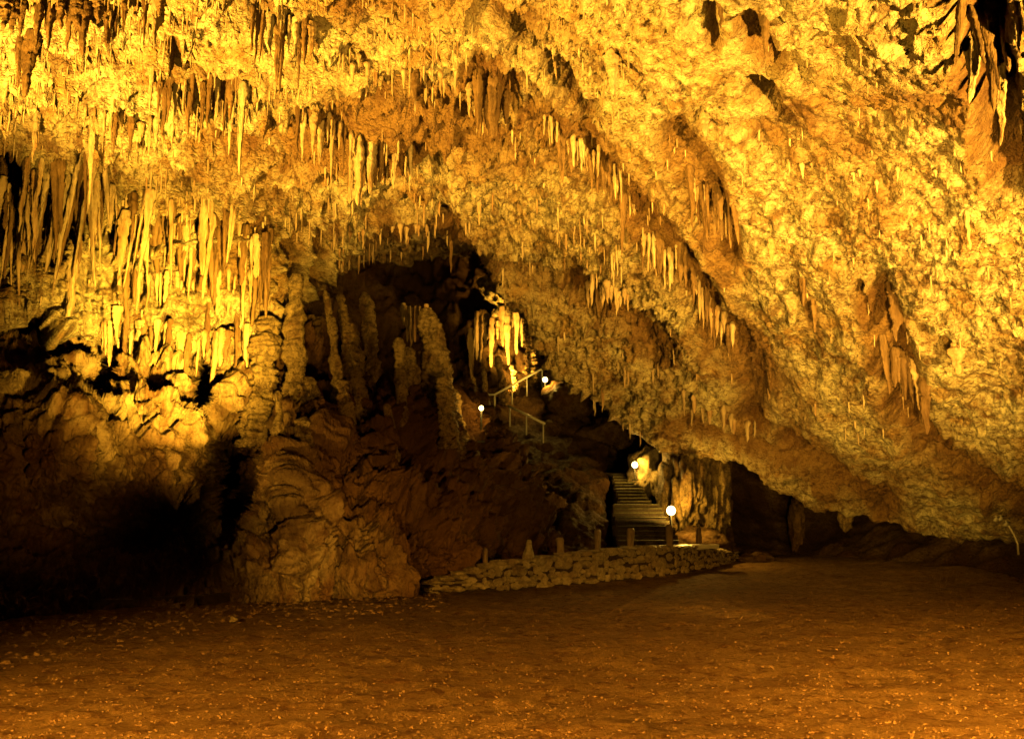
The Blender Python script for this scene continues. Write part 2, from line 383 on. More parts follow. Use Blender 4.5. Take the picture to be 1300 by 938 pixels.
W = np.vstack([np.array(back)[::-1], W]); PXa = np.vstack([np.repeat(pxb[None], extB, 0), PX]); PYa = np.vstack([np.repeat(topB[None], extB, 0), PY])
Nn = grid_normals(W)
f1, f2 = worley(W+.5*np.stack([fbm(W, .8, 3, 31), fbm(W, .8, 3, 32), fbm(W, .8, 3, 33)], -1), (.9, .9, .7), 13)
g1, g2 = worley(W+.15*np.stack([fbm(W, 3, 2, 41), fbm(W, 3, 2, 42), fbm(W, 3, 2, 43)], -1), (3.0, 3.0, 2.6), 14)
fl = ridged(W, (.9, .9, .13), 3, 81); fl2 = ridged(W, (2.6, 2.6, .35), 3, 84)
bump_ = fbm(W, (1.1, 1.1, .8), 5, 86, .58)
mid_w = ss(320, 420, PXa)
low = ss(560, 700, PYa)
crz = -np.abs(fbm(W, (.8, .8, .45), 4, 186, .6)); crf = -np.abs(fbm(W, (2.6, 2.6, 1.6), 4, 189, .6))
d_n = .55*fl*(1-.4*low)+.14*fl2+mid_w*(.30*fl2+.35*ridged(W, (1.4, 1.4, .11), 3, 497)-.2)+.50*bump_+.30*(.5-f1)*(.5+low)*(1-.7*mid_w)+.9*crz+.3*crf+.12*np.clip((g2-g1)*3, 0, 1)+.35*mid_w*ridged(W, (.5, .5, .35), 3, 88)
hz = ss(95, 140, PXa)*(1-ss(335, 365, PXa))*ss(370, 400, PYa)*(1-ss(545, 590, PYa))
d_hot = .75*ridged(W, (.8, .8, .10), 3, 481)+.35*ridged(W, (2.4, 2.4, .3), 3, 484)+.34*fbm(W, (1.6, 1.6, 1.0), 5, 487, .6)-.2-.8*np.abs(fbm(W, (1.6, 1.6, .9), 4, 489, .62))
d_n = d_n+(.30+.75*mid_w)*(ridged(W+.5*fbm(W, .4, 2, 495)[..., None], (.45, .45, .07), 2, 491)-.30)-.25*ss(470, 540, PXa)*ss(640, 700, PYa)
d_n = d_n*(1-hz)+d_hot*hz
W2 = W+Nn*d_n[..., None]
W2[..., 1] += .15
stain_shade = np.clip(.15+.55*ss(-.1, .4, fbm(W, (.35, .35, .12), 4, 90))+.6*mid_w*(1-.8*ss(610, 680, PYa)*(1-ss(440, 520, PXa)))+.25*np.exp(-((PXa-60)/70)**2-((PYa-545)/60)**2), 0, 1)  # staining, plus gloom painted over the central rocks
hot = np.exp(-(((PXa-240)/90)**2+((PYa-470)/80)**2)**1.5); stain_shade = stain_shade*(1-.8*hot)  # staining thinned in the hot spot, so the colour itself looks lit
dirt_shade = np.clip(.75*mid_w*(1-ss(560, 640, PYa))+.45*(1-mid_w)*ss(560, 640, PYa)+.7*ss(-.08, 0, crz)+.5*ss(-.06, 0, crf)+.7*ss(.1, .5, -bump_)+.6*ss(.1, .9, -fl)+.3*(1-np.clip((g2-g1)*4, 0, 1)), 0, 1)  # crease mud, plus shade painted at lower left and behind the columns
me = np_mesh('cave_wall', W2, grid_faces(*W2.shape[:2]), True, {'stain_shade': stain_shade, 'dirt_shade': dirt_shade})
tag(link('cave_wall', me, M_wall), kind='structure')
sub = W2[::2, ::2]; bvB = BVHTree.FromPolygons([Vector(v) for v in sub.reshape(-1, 3)], grid_faces(*sub.shape[:2]).tolist())

# ------------------------------------------------------------------ ROCK SLOPE carrying the stairs, BACK WALL, RIGHT RECESS (structure)
def sheet(name, ctrl, x0, x1, y0, y1, step, mat, amp, seed, feats=(), hollow_dark_k=.6, stain_k=.5, extra=None):
    f = tps(ctrl); gx = np.arange(x0, x1, step); gy = np.arange(y0, y1, step)
    X, Yp = np.meshgrid(gx, gy); D = f(X, Yp)
    for fx, fy, rx, ry, dd in feats:
        D = D+dd*np.exp(-(((X-fx)/rx)**2+((Yp-fy)/ry)**2)**1.5)
    W = P(X, Yp, D); Nn = grid_normals(W)
    f1, f2 = worley(W+.4*np.stack([fbm(W, .9, 3, seed+1), fbm(W, .9, 3, seed+2), fbm(W, .9, 3, seed+3)], -1), (.75, .75, .8), seed)
    bb = fbm(W, (1.0, 1.0, .9), 5, seed+7, .58); fl = ridged(W, (1.2, 1.2, .16), 3, seed+5)
    d = amp*(.9*(.5-f1)+.6*bb+(extra or 0)*fl)
    W2 = W+Nn*d[..., None]
    st = np.clip(stain_k*ss(-.2, .4, fbm(W, .35, 4, seed+9)), 0, 1); di = np.clip(hollow_dark_k*(ss(.1, .5, -bb)+ss(.35, .7, f1)), 0, 1)  # second mask darkens hollows and lump edges
    o = tag(link(name, np_mesh(name, W2, grid_faces(*W2.shape[:2]), True, {'stain_shade': st, 'dirt_shade': di}), mat), kind='structure')
    s_ = W2[::2, ::2]
    return o, BVHTree.FromPolygons([Vector(v) for v in s_.reshape(-1, 3)], grid_faces(*s_.shape[:2]).tolist())
# slope left of the stairs, rising to the walkway
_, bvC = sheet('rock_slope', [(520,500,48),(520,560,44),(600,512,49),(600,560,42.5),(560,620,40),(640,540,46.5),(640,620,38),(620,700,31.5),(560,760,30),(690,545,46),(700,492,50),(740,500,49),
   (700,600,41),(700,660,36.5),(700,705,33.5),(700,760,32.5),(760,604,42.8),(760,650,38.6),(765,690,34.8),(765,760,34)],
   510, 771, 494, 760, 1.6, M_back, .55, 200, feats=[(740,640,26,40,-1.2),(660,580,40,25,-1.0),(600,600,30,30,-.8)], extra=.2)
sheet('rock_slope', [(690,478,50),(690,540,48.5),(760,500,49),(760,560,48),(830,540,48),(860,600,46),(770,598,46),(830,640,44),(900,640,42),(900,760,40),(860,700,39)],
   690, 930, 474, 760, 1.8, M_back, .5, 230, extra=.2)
# chamber at the back
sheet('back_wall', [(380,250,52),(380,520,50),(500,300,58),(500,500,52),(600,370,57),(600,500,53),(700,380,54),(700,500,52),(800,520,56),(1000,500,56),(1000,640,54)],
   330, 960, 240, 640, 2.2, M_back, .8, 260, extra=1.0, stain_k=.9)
# low dark recess under the slab on the right
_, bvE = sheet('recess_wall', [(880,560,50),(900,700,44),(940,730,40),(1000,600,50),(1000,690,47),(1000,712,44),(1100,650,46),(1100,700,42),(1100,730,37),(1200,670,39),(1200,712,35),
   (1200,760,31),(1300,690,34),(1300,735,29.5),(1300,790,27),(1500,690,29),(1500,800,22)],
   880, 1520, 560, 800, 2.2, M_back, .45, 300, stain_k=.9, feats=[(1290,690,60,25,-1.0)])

# ------------------------------------------------------------------ FLOOR (structure)
ys = np.concatenate([np.linspace(-12, 4, 30), 4+ (np.linspace(0, 1, 430)**1.9)*52]); 
rowsx = []
G = []
for y_ in ys:
    h = max(14, abs(y_)*.75+6); G.append(np.linspace(-h, h, 760))
GX = np.array(G); GY = np.repeat(ys[:, None], 760, 1)
Wf = np.stack([GX, GY, floor_z(GX, GY)], -1)
Wn = np.stack([GX, GY, GX*0], -1)
zf = -.03*np.exp(-((GX-(-1.0+.22*(GY-8)+.8*np.sin(GY*.25)))/1.1)**2)+.05*fbm(Wn, .35, 3, 400)+.045*fbm(Wn, 2.2, 4, 401)+.045*np.clip(fbm(Wn, 6, 3, 402)+.05*fbm(Wn, .8, 2, 403), 0, 1)
zf = zf+.22*ss(.2, 1, fbm(Wn, .22, 2, 409))*ss(24, 34, GY)
Wf[..., 2] += zf
me = np_mesh('cave_floor', Wf, grid_faces(*Wf.shape[:2], flip=False), True)
tag(link('cave_floor', me, M_floor), kind='structure')

# loose gravel on the floor: uncountable
def ico():
    t_ = (1+5**.5)/2
    v = np.array([(-1,t_,0),(1,t_,0),(-1,-t_,0),(1,-t_,0),(0,-1,t_),(0,1,t_),(0,-1,-t_),(0,1,-t_),(t_,0,-1),(t_,0,1),(-t_,0,-1),(-t_,0,1)], float)
    v /= np.linalg.norm(v[0])
    f = np.array([(0,11,5),(0,5,1),(0,1,7),(0,7,10),(0,10,11),(1,5,9),(5,11,4),(11,10,2),(10,7,6),(7,1,8),(3,9,4),(3,4,2),(3,2,6),(3,6,8),(3,8,9),(4,9,5),(2,4,11),(6,2,10),(8,6,7),(9,8,1)])
    return v, f
IV, IF = ico()
def scatter(name, pts, sizes, mat, squash=.6):
    n = len(pts); V = IV[None]*(1+RNG.normal(0, .22, (n, 12, 1)))
    sc = sizes[:, None, None]*np.stack([RNG.uniform(.7, 1.4, n), RNG.uniform(.7, 1.3, n), RNG.uniform(.4, .9, n)*squash*1.4], -1)[:, None]
    V = V*sc; a = RNG.uniform(0, 6.3, n); ca, sa = np.cos(a)[:, None], np.sin(a)[:, None]
    V = np.stack([V[..., 0]*ca-V[..., 1]*sa, V[..., 0]*sa+V[..., 1]*ca, V[..., 2]], -1)+pts[:, None]
    Fc = (IF[None]+np.arange(n)[:, None, None]*12).reshape(-1, 3)
    return link(name, np_mesh(name, V.reshape(-1, 3), Fc, False), mat)
sbF = Wf[::2, ::2]; bvF = BVHTree.FromPolygons([Vector(v) for v in sbF.reshape(-1, 3)], grid_faces(*sbF.shape[:2]).tolist())
def floor_hit(x_, y_):
    d = Vector(P(x_, y_, 1.0))-Vector(CAM); d.normalize(); h = bvF.ray_cast(Vector(CAM), d)
    return None if h[0] is None else np.array(h[0])
pts = []; sz = []
base_line = [(-60,792),(0,786),(100,781),(200,775),(300,767),(400,762),(500,756),(560,753)]
for i in range(22000):
    if i < 1700:
        x_ = random.uniform(-60, 560); y_ = curve(base_line, x_)+abs(random.gauss(0, 1))*(12+22*max(0, 1-x_/260)); s_ = random.choice([.008, .012, .018, .025, .05])
    else:
        x_ = random.uniform(-50, 1350); y_ = 712+random.random()*330; s_ = random.choice([.004, .005, .006, .008, .010, .013, .018])*(1+.02*max(0, 800-y_)/10)
    p = floor_hit(x_, max(y_, 712)); 
    if p is None: continue
    pts.append(p); sz.append(s_)
pts = np.array(pts); 
tag(scatter('gravel', pts, np.array(sz), M_grav), 'loose gravel and small stones strewn on the brown earth floor', 'gravel', kind='stuff')

# low dark kerb at the foot of the left rock wall
mb = MB(); kp = [on_floor(x_, y_) for x_, y_ in ((-120,790),(0,781),(110,775),(220,769),(330,763),(430,758),(500,753),(548,750))]
for a_, b_ in zip(kp[:-1], kp[1:]):
    n = max(2, int(np.linalg.norm(b_-a_)/.9))
    for k in range(n):
        c_ = a_+(b_-a_)*(k+.5)/n; L_ = np.linalg.norm(b_-a_)/n
        mb.box((c_[0], c_[1]+.15, floor_z(c_[0], c_[1])+.07), (L_*1.05, .28+random.uniform(-.03, .03), .28+random.uniform(-.03, .03)), math.atan2(b_[1]-a_[1], b_[0]-a_[0])+random.uniform(-.02, .02), .012)
tag(mb.build('kerb', M_mortar, origin=kp[3]), 'low dark kerb running along the foot of the left rock wall', 'kerb')

# ------------------------------------------------------------------ ROCKS as things
def rock_mesh(name, rx, ry, rz_, seed, sub=4, flute=0., amp=.55):
    import bmesh
    bm = bmesh.new(); bmesh.ops.create_icosphere(bm, subdivisions=sub, radius=1)
    V = np.array([v.co[:] for v in bm.verts]); Fc = np.array([[v.index for v in f.verts] for f in bm.faces]); bm.free()
    d = 1+amp*fbm(V+seed, 1.3, 5, seed)+amp*.5*(.5-worley(V+seed, 1.8, seed)[0])+flute*ridged(V+seed, (4.2, 4.2, .3), 3, seed)-.30*np.abs(fbm(V+seed, (4, 4, 2.5), 4, seed+5, .6))
    V = V*d[:, None]*np.array([rx, ry, rz_])
    return np_mesh(name, V, Fc, True)
def boulder(px_, py_, Y_, wpx, hpx, label, mat=M_back, seed=1, flute=0., name='boulder', cat='boulder', group=None, depth=None, sub=4):
    p = P(px_, py_, Y_); s_ = Y_/F
    rx, rz_ = wpx*s_/2, hpx*s_/2
    o = link(name, rock_mesh(name, rx, depth or (rx+rz_)/2, rz_, seed, sub, flute), mat); o.location = p
    return tag(o, label, cat, group)
boulder(826, 600, 41.2, 56, 84, 'rounded boulder right of the upper stair lamp under the slanting rock', M_stone, 21)
boulder(868, 622, 38.8, 46, 118, 'fluted flowstone pillar lit by the lower stair lamp', M_stalg, 22, .4, 'flowstone_pillar', 'rock pillar', sub=5)
boulder(903, 622, 39.4, 40, 116, 'fluted flowstone pillar at the edge of the black recess', M_stalg, 23, .4, 'flowstone_pillar', 'rock pillar', sub=5)
boulder(890, 690, 38.0, 90, 40, 'dark low boulder behind the right end of the stone wall', M_back, 24)
boulder(958, 712, 39.0, 46, 22, 'low rock lump at the right tip of the stone wall', M_back, 25)
boulder(297, 786, 18.4, 11, 7, 'single pale stone lying on the floor near the kerb', M_stone, 26, 0, 'loose_stone', 'stone')
boulder(1073, 655, 40, 16, 34, 'short pale rock stub hanging under the slab above the recess', M_stalg, 27, .15, 'rock_stub', 'rock')
boulder(1010, 665, 43, 20, 60, 'dim rock pillar inside the black recess', M_back, 28, .2, 'rock_pillar', 'rock pillar')
boulder(725, 505, 47.5, 70, 60, 'black boulder heap left of the lamp at the top of the slope', M_back, 29)
boulder(775, 555, 46.0, 80, 60, 'black boulder heap above the stair landing', M_back, 30)

boulder(668, 376, 53.5, 120, 70, 'bright ragged rock ledge over the far lit draperies', M_ceil, 31, .1, 'rock_ledge', 'rock ledge', sub=5)
# ------------------------------------------------------------------ DRIPSTONE prototypes
def stal_proto(seed, bulge=.0, n=14, m=30, blunt=1.0, flat=1.0, rings=.0):
    V = []; r0 = np.random.default_rng(seed); kn = r0.uniform(-1, 1, 9); kx = r0.normal(0, .10, 7); ky = r0.normal(0, .10, 7); kx[0] = ky[0] = 0
    for i in range(m+1):
        u = i/m; r = (1-u)**blunt*.9+.1*(1-u)+.02
        r *= 1+bulge*math.sin(u*9+seed)+.07*r0.normal()+.24*np.interp(u, np.linspace(0, 1, 9), kn)+rings*abs(math.sin(u*23+seed))
        if i == m: r = .01
        if i < 3: r *= (.12, .62, .9)[i]
        ox, oy = float(np.interp(u, np.linspace(0, 1, 7), kx)), float(np.interp(u, np.linspace(0, 1, 7), ky))
        for k in range(n):
            a = 2*math.pi*k/n
            rr = r*(1+.20*math.sin(3*a+seed+u*2)+.16*math.sin(5*a+seed*3-u*3)+.08*r0.normal())
            V.append((ox+rr*math.cos(a), oy+rr*math.sin(a)*flat, -(0, .012, .045)[i] if i < 3 else -u))
    Fc = [(i*n+k, (i+1)*n+k, (i+1)*n+(k+1) % n, i*n+(k+1) % n) for i in range(m) for k in range(n)]
    V = np.array(V); return V, np.array(Fc)
protos = {}
def get_proto(kind, i, mat):
    key = (kind, i, mat.name)
    if key not in protos:
        a = dict(cone=dict(blunt=.9), thin=dict(blunt=.6, bulge=.04), fat=dict(blunt=.45, bulge=.08), drape=dict(blunt=.35, bulge=.07, flat=.6), bulb=dict(blunt=.35, bulge=.22))[kind]
        V, Fc = stal_proto(i*7+3, **a); me_ = np_mesh('stalactite', V, Fc, True); me_.materials.append(mat); protos[key] = me_
    return protos[key]
placed = []; CAP = 262
def hit(px_, py_, bv=None):
    o_ = Vector(CAM); d = Vector(P(px_, py_, 1.0))-o_; d.normalize()
    best = None
    for b in (bv,) if bv else (bvA, bvB):
        h = b.ray_cast(o_, d)
        if h[0] is not None and (best is None or h[3] < best[3]): best = h
    return best
def stalactite(px_, py_, lpx, wpx, kind='cone', mat=M_stal, label=None, group=None, lean=0., front=.0, bv=None):
    h = hit(px_, py_, bv)
    if h is None: return None
    p = np.array(h[0]); s_ = p[1]/F
    L_ = lpx*s_*1.12; r_ = wpx*s_/2
    me_ = get_proto(kind, random.randrange(9), mat)
    o = link('stalactite', me_, None)
    o.location = (p[0], p[1]-front-r_*.3, p[2]+L_*.10); o.scale = (r_, r_, L_)
    o.rotation_euler = (random.uniform(-.03, .03), lean+random.uniform(-.03, .03), random.uniform(0, 6.28))
    placed.append((lpx*wpx*(10 if group is None else 1), o)); return tag(o, label, 'stalactite', group)
def fringe(seg, n, lr, wr, kind, mat, label, group, lean=0., jy=6, front=0.):
    a = np.array(seg, float); ln = np.r_[0, np.cumsum(np.hypot(*np.diff(a, axis=0).T))]
    for k in range(n):
        t_ = (k+random.uniform(.1, .9))/n*ln[-1]
        x_ = np.interp(t_, ln, a[:, 0]); y_ = np.interp(t_, ln, a[:, 1])+random.uniform(-jy, jy)
        kk = random.choice(kind) if isinstance(kind, (list, tuple)) else kind
        stalactite(x_, y_, lr[0]+(lr[1]-lr[0])*random.random()**1.4*1.1, wr[0]+(wr[1]-wr[0])*random.random()**1.5*1.5, kk, mat if random.random() < (.55 if mat is S else .9) else (SB if mat is S else S), label, group, lean, front)
S, SB = M_stal, M_stalb
# single, recognisable ones
single = [
 (98,318,108,26,'drape',S,'big tapering brown stalactite left of the brightly lit flowstone'),
 (48,52,88,20,'fat',SB,'thick dark stalactite near the upper left corner'),
 (28,52,72,12,'thin',SB,'slim stalactite beside the thick dark one at upper left'),
 (50,150,68,9,'thin',S,'long bright spike hanging alone above the left organ pipes'),
 (119,165,104,9,'thin',S,'very long thin pale stalactite above the left draperies'),
 (142,20,52,15,'fat',SB,'stubby brown stalactite hanging below the top edge at left'),
 (203,150,44,9,'thin',S,'bright slim stalactite in front of a dark pocket at upper left'),
 (311,118,118,11,'thin',S,'long straight stalactite left of the ceiling middle'),
 (297,130,78,8,'thin',S,'thin stalactite just left of the long straight one'),
 (243,125,55,9,'thin',SB,'brown slim stalactite under the left ledge'),
 (457,182,88,17,'fat',S,'thick pale column-like stalactite above the arch, leftmost of its bundle'),
 (471,182,72,15,'fat',S,'thick pale stalactite in the bundle above the arch, right one'),
 (501,196,50,8,'thin',S,'thin stalactite right of the pale bundle above the arch'),
 (520,190,62,9,'thin',S,'slender spike hanging between the pale bundle and the cracked ceiling'),
 (607,98,78,15,'fat',SB,'dark red brown stalactite, left of the central bundle'),
 (624,96,92,17,'fat',SB,'broad red brown stalactite of the central bundle'),
 (705,72,38,8,'cone',S,'short bright spike beside the long crack at top centre'),
 (777,72,58,20,'fat',S,'plump stalactite standing off the pale ceiling at top centre'),
 (790,236,96,11,'thin',SB,'long brown stalactite below the stained band in the middle'),
 (608,255,36,6,'thin',S,'small pale spike on the knobbly ceiling above the arch'),
 (903,388,62,11,'cone',SB,'dark pointed stalactite at the lower end of the stained band'),
 (1131,366,72,19,'fat',SB,'large smooth red brown stalactite alone on the right slab'),
 (1211,440,38,20,'bulb',S,'pale bulb-shaped stalactite on the far right slab'),
 (573,300,50,7,'thin',SB,'thin spike hanging from the lip of the arch'),
 (620,345,42,8,'thin',SB,'brown spike at the right corner of the arch'),
 (976,308,32,10,'fat',S,'small pale plump stalactite on the middle of the slab'),
 (1017,358,34,9,'fat',SB,'short orange stalactite on the slab'),
 (1030,385,40,9,'fat',SB,'orange stalactite just right below the short one on the slab'),
 (1272,45,150,26,'drape',S,'huge slanting pale drapery in the upper right corner'),
 (1240,30,110,20,'fat',S,'thick stalactite left of the huge slanting drapery'),
 (1253,60,95,14,'fat',SB,'dark stalactite in the cleft at upper right'),
 (1226,60,80,14,'drape',S,'pale drapery edge at left of the dark upper right cleft'),
 (1295,10,120,22,'drape',S,'wide drapery cut by the right edge of the view'),
 (1223,275,48,10,'cone',S,'small pointed stalactite below the upper right cleft'),
 (912,8,40,12,'cone',SB,'dark stalactite in the short cleft at the top of the slab'),
 (968,25,60,14,'drape',SB,'dark brown drapery in the wide cleft at the top of the slab'),
 (892,150,34,16,'cone',S,'pale pointed drip at the tip of a ridge'),
 (1087,60,40,8,'thin',S,'faint thin stalactite on the bright upper slab'),
]
for a_ in single:
    lean = -.28 if 'slanting' in a_[6] else (-.06 if a_[0] < 130 else 0)
    stalactite(a_[0], a_[1], a_[2], a_[3], a_[4], a_[5], a_[6], None, lean, .1)
fr = [
 ([(-20,222),(30,232),(80,222),(135,225)],44,(50,150),(5,12),['drape','thin','cone'],S,'slim drapery in the row of organ pipes at far left','organ pipe draperies on the left wall',.10,26,.04),
 ([(-20,270),(130,250)],10,(80,120),(8,12),['drape','thin'],SB,'brown drapery between the pale organ pipes at far left','brown draperies on the left wall',.10,12,.04),
 ([(140,262),(200,272),(270,282),(345,300)],44,(35,110),(5,13),['drape','drape','thin','cone'],S,'golden drapery in the brightly lit curtain above the flowstone','golden draperies above the flowstone',.07,24,.04),
 ([(150,345),(250,355),(340,345)],22,(40,70),(6,10),['drape','thin'],S,'short golden drip in the lower tier of the lit curtain','lower golden drips',.04,8,.04),
 ([(125,400),(180,415),(240,425),(335,405)],26,(30,80),(6,13),['drape','cone','thin'],S,'ragged golden drip hanging over the lit flowstone wall','ragged drips over the lit flowstone',.03,14,.04),
 ([(0,2),(60,8),(120,4),(215,2)],18,(30,72),(8,15),['cone','thin','fat'],SB,'dark stalactite in the row cut by the top edge at left','stalactites along the top edge at left',0,6,0),
 ([(318,22),(345,28),(402,36)],12,(50,95),(7,12),['thin','cone'],S,'stalactite in the cluster under the dark top band','stalactites under the dark top band',0,8,.1),
 ([(190,95),(235,105),(300,112)],13,(35,75),(6,11),['thin','cone'],SB,'brown stalactite in the row under the left ledge','stalactites under the left ledge',0,7,0),
 ([(95,128),(150,148),(225,160)],13,(25,60),(5,9),['thin','cone'],S,'short stalactite on the second ledge at left','stalactites on the second ledge',0,6,0),
 ([(375,140),(410,150),(450,168)],10,(40,80),(6,10),['thin','cone'],S,'stalactite in the loose row left of the pale bundle','stalactites left of the pale bundle',0,10,0),
 ([(430,70),(500,78),(580,95)],16,(18,42),(5,9),['thin','cone'],SB,'small stalactite on the rough ceiling at top centre','small stalactites at top centre',0,10,0),
 ([(440,196),(455,190),(486,190)],7,(45,85),(7,12),['fat','thin'],SB,'brown stalactite at the edges of the pale bundle','stalactites around the pale bundle',0,5,0),
 ([(590,110),(645,118)],7,(35,75),(7,11),['fat','thin'],SB,'red brown stalactite in the small central bundle','central red brown bundle',0,6,0),
 ([(690,150),(730,170),(790,225)],24,(28,62),(6,10),['thin','cone','fat'],SB,'red brown drip in the stained fringe right of the centre','stained fringe right of the centre',0,14,0),
 ([(872,232),(930,262)],16,(35,80),(6,11),['drape','thin'],SB,'red brown drapery in the fan on the middle of the slab','red brown fan on the slab',-.10,14,.1),
 ([(812,298),(872,322)],14,(28,60),(6,10),['drape','thin'],SB,'orange brown drip in the fringe left of the fan','fringe left of the fan',0,8,0),
 ([(745,355),(800,375)],12,(20,42),(5,9),['cone','thin'],SB,'short brown drip in the low fringe on the slab','low brown fringe on the slab',0,8,0),
 ([(876,345),(930,420)],12,(24,50),(6,10),['cone','thin'],SB,'dark drip along the diagonal crevice of the slab','drips along the diagonal crevice',0,8,0),
 ([(1112,430),(1150,455),(1172,500)],12,(40,80),(8,13),['drape','fat'],SB,'drapery in the bundle below the large smooth stalactite','draperies below the smooth stalactite',-.05,8,.15),
 ([(1215,5),(1290,20)],8,(50,120),(10,18),['drape','fat'],SB,'brown drapery in the upper right cleft','brown draperies in the upper right cleft',-.12,14,.1),
 ([(440,296),(500,286),(548,288)],12,(12,30),(4,7),['thin','cone'],SB,'tiny drip along the lip of the arch','tiny drips along the arch lip',0,3,0),
 ([(860,500),(930,530),(960,540)],10,(16,36),(6,10),['cone','drape'],SB,'short drip on the lower slab near the recess','drips low on the slab',0,8,0),
 ([(985,200),(1100,225),(1190,215)],10,(10,24),(5,9),['cone'],S,'short stub on the bright horizontal ledge of the slab','stubs on the bright ledge',0,8,0),
]
for seg, n, lr, wr, kd, mt, lb, gp, ln_, jy, fr_ in fr: fringe(seg, n, lr, wr, kd, mt, lb, gp, ln_, jy, fr_)
# uncountable tiny drips over the roof: one object
Vs = []; Fs = []; nn = 0
tried = 0
tv, tf = stal_proto(5, n=6, m=4, blunt=.8)
while tried < 5200:
    tried += 1
    x_ = random.uniform(-60, 1340); y_ = random.uniform(-40, 560)
    dens = .9 if x_ < 560 else (.5 if x_ < 800 else .13)
    if y_ > 300 and x_ < 420: dens = .15
    cl = float(fbm(np.array([[x_/70, y_/40, 3.0]]), 1, 3, 500)[0])
    if random.random() > dens*(1.0 if cl > .02 else .12): continue
    h = hit(x_, y_, bvA)
    if h is None or h[0][1] > 40: continue
    p = np.array(h[0]); s_ = p[1]/F; L_ = random.uniform(10, 34)*s_*(1 if x_ < 800 else .7); r_ = random.uniform(2.2, 4.6)*s_
    a = random.uniform(0, 6.3); R = np.array([[math.cos(a), -math.sin(a), 0], [math.sin(a), math.cos(a), 0], [0, 0, 1]])
    Vs.append((tv*np.array([r_, r_, L_]))@R.T+p+np.array([0, 0, L_*.15])); Fs.append(tf+nn); nn += len(tv)
placed.sort(key=lambda q: -q[0])
for _, o_ in placed[CAP:]:
    me_ = o_.data; v_ = np.empty(len(me_.vertices)*3, np.float32); me_.vertices.foreach_get('co', v_); v_ = v_.reshape(-1, 3)
    n14 = 14; v_ = v_.reshape(-1, n14, 3)[::3, ::2].reshape(-1, 3); rws = len(v_)//7
    M_ = np.array(Matrix.LocRotScale(o_.location, o_.rotation_euler, o_.scale))
    Vs.append(v_@M_[:3, :3].T+M_[:3, 3])
    Fs.append(np.array([(i*7+k, (i+1)*7+k, (i+1)*7+(k+1) % 7, i*7+(k+1) % 7) for i in range(rws-1) for k in range(7)])+nn); nn += len(v_)
    bpy.data.objects.remove(o_)
tag(link('small_stalactites', np_mesh('small_stalactites', np.vstack(Vs), np.vstack(Fs), True), M_stal), 'countless tiny drips covering the cave roof', 'stalactites', kind='stuff')

# ------------------------------------------------------------------ STALAGMITES / COLUMNS
def stalagmite(pts_px, Y_, w0, w1, label, seed, mat=M_stalg, name='stalagmite', rings=.07, group=None, dY=0, below=.6):
    """pts_px bottom->top"""
    n = 48; m = 150
    a = np.array(pts_px, float); u = np.linspace(0, 1, m)
    xs = np.interp(u, np.linspace(0, 1, len(a)), a[:, 0]); ys_ = np.interp(u, np.linspace(0, 1, len(a)), a[:, 1])
    C = P(xs, ys_, Y_+dY*u); s_ = Y_/F
    C[:, 2] -= below*(1-u)**3
    R = .86*(w0+(w1-w0)*u**.85)*s_/2
    cap_ = np.sqrt(np.clip(1-((u-.93)/.07).clip(0)**2, 0, 1)); R = R*np.maximum(cap_, .02)
    ang = np.linspace(0, 2*math.pi, n, endpoint=False)
    hz = C[:, 2]
    ring = 1+rings*(np.abs(np.sin(hz*3.1+seed+.8*np.sin(hz*1.3)))*2-1)
    V = C[:, None]+np.stack([np.cos(ang)[None]*(R*ring)[:, None], np.sin(ang)[None]*(R*ring)[:, None], np.zeros((m, n))], -1)
    d = .34*fbm(V, (1.6, 1.6, 2.2), 5, seed, .62)+.15*(.5-worley(V, (1.6, 1.6, 2.2), seed)[0])+.34*ridged(V, (2.6, 2.6, .22), 2, seed)-.1-.55*np.abs(fbm(V, (2.6, 2.6, 3.4), 4, seed+3, .6))+.12
    V = C[:, None]+(V-C[:, None])*(1+2.1*d[..., None])
    idx = np.arange(m*n).reshape(m, n); nx = np.roll(idx, -1, 1)
    Fc = np.stack([idx[:-1], nx[:-1], nx[1:], idx[1:]], -1).reshape(-1, 4)
    base = C[0].copy()
    o = link(name, np_mesh(name, V.reshape(-1, 3)-base, Fc, True), mat); o.location = base
    return tag(o, label, name.replace('_', ' '), group)
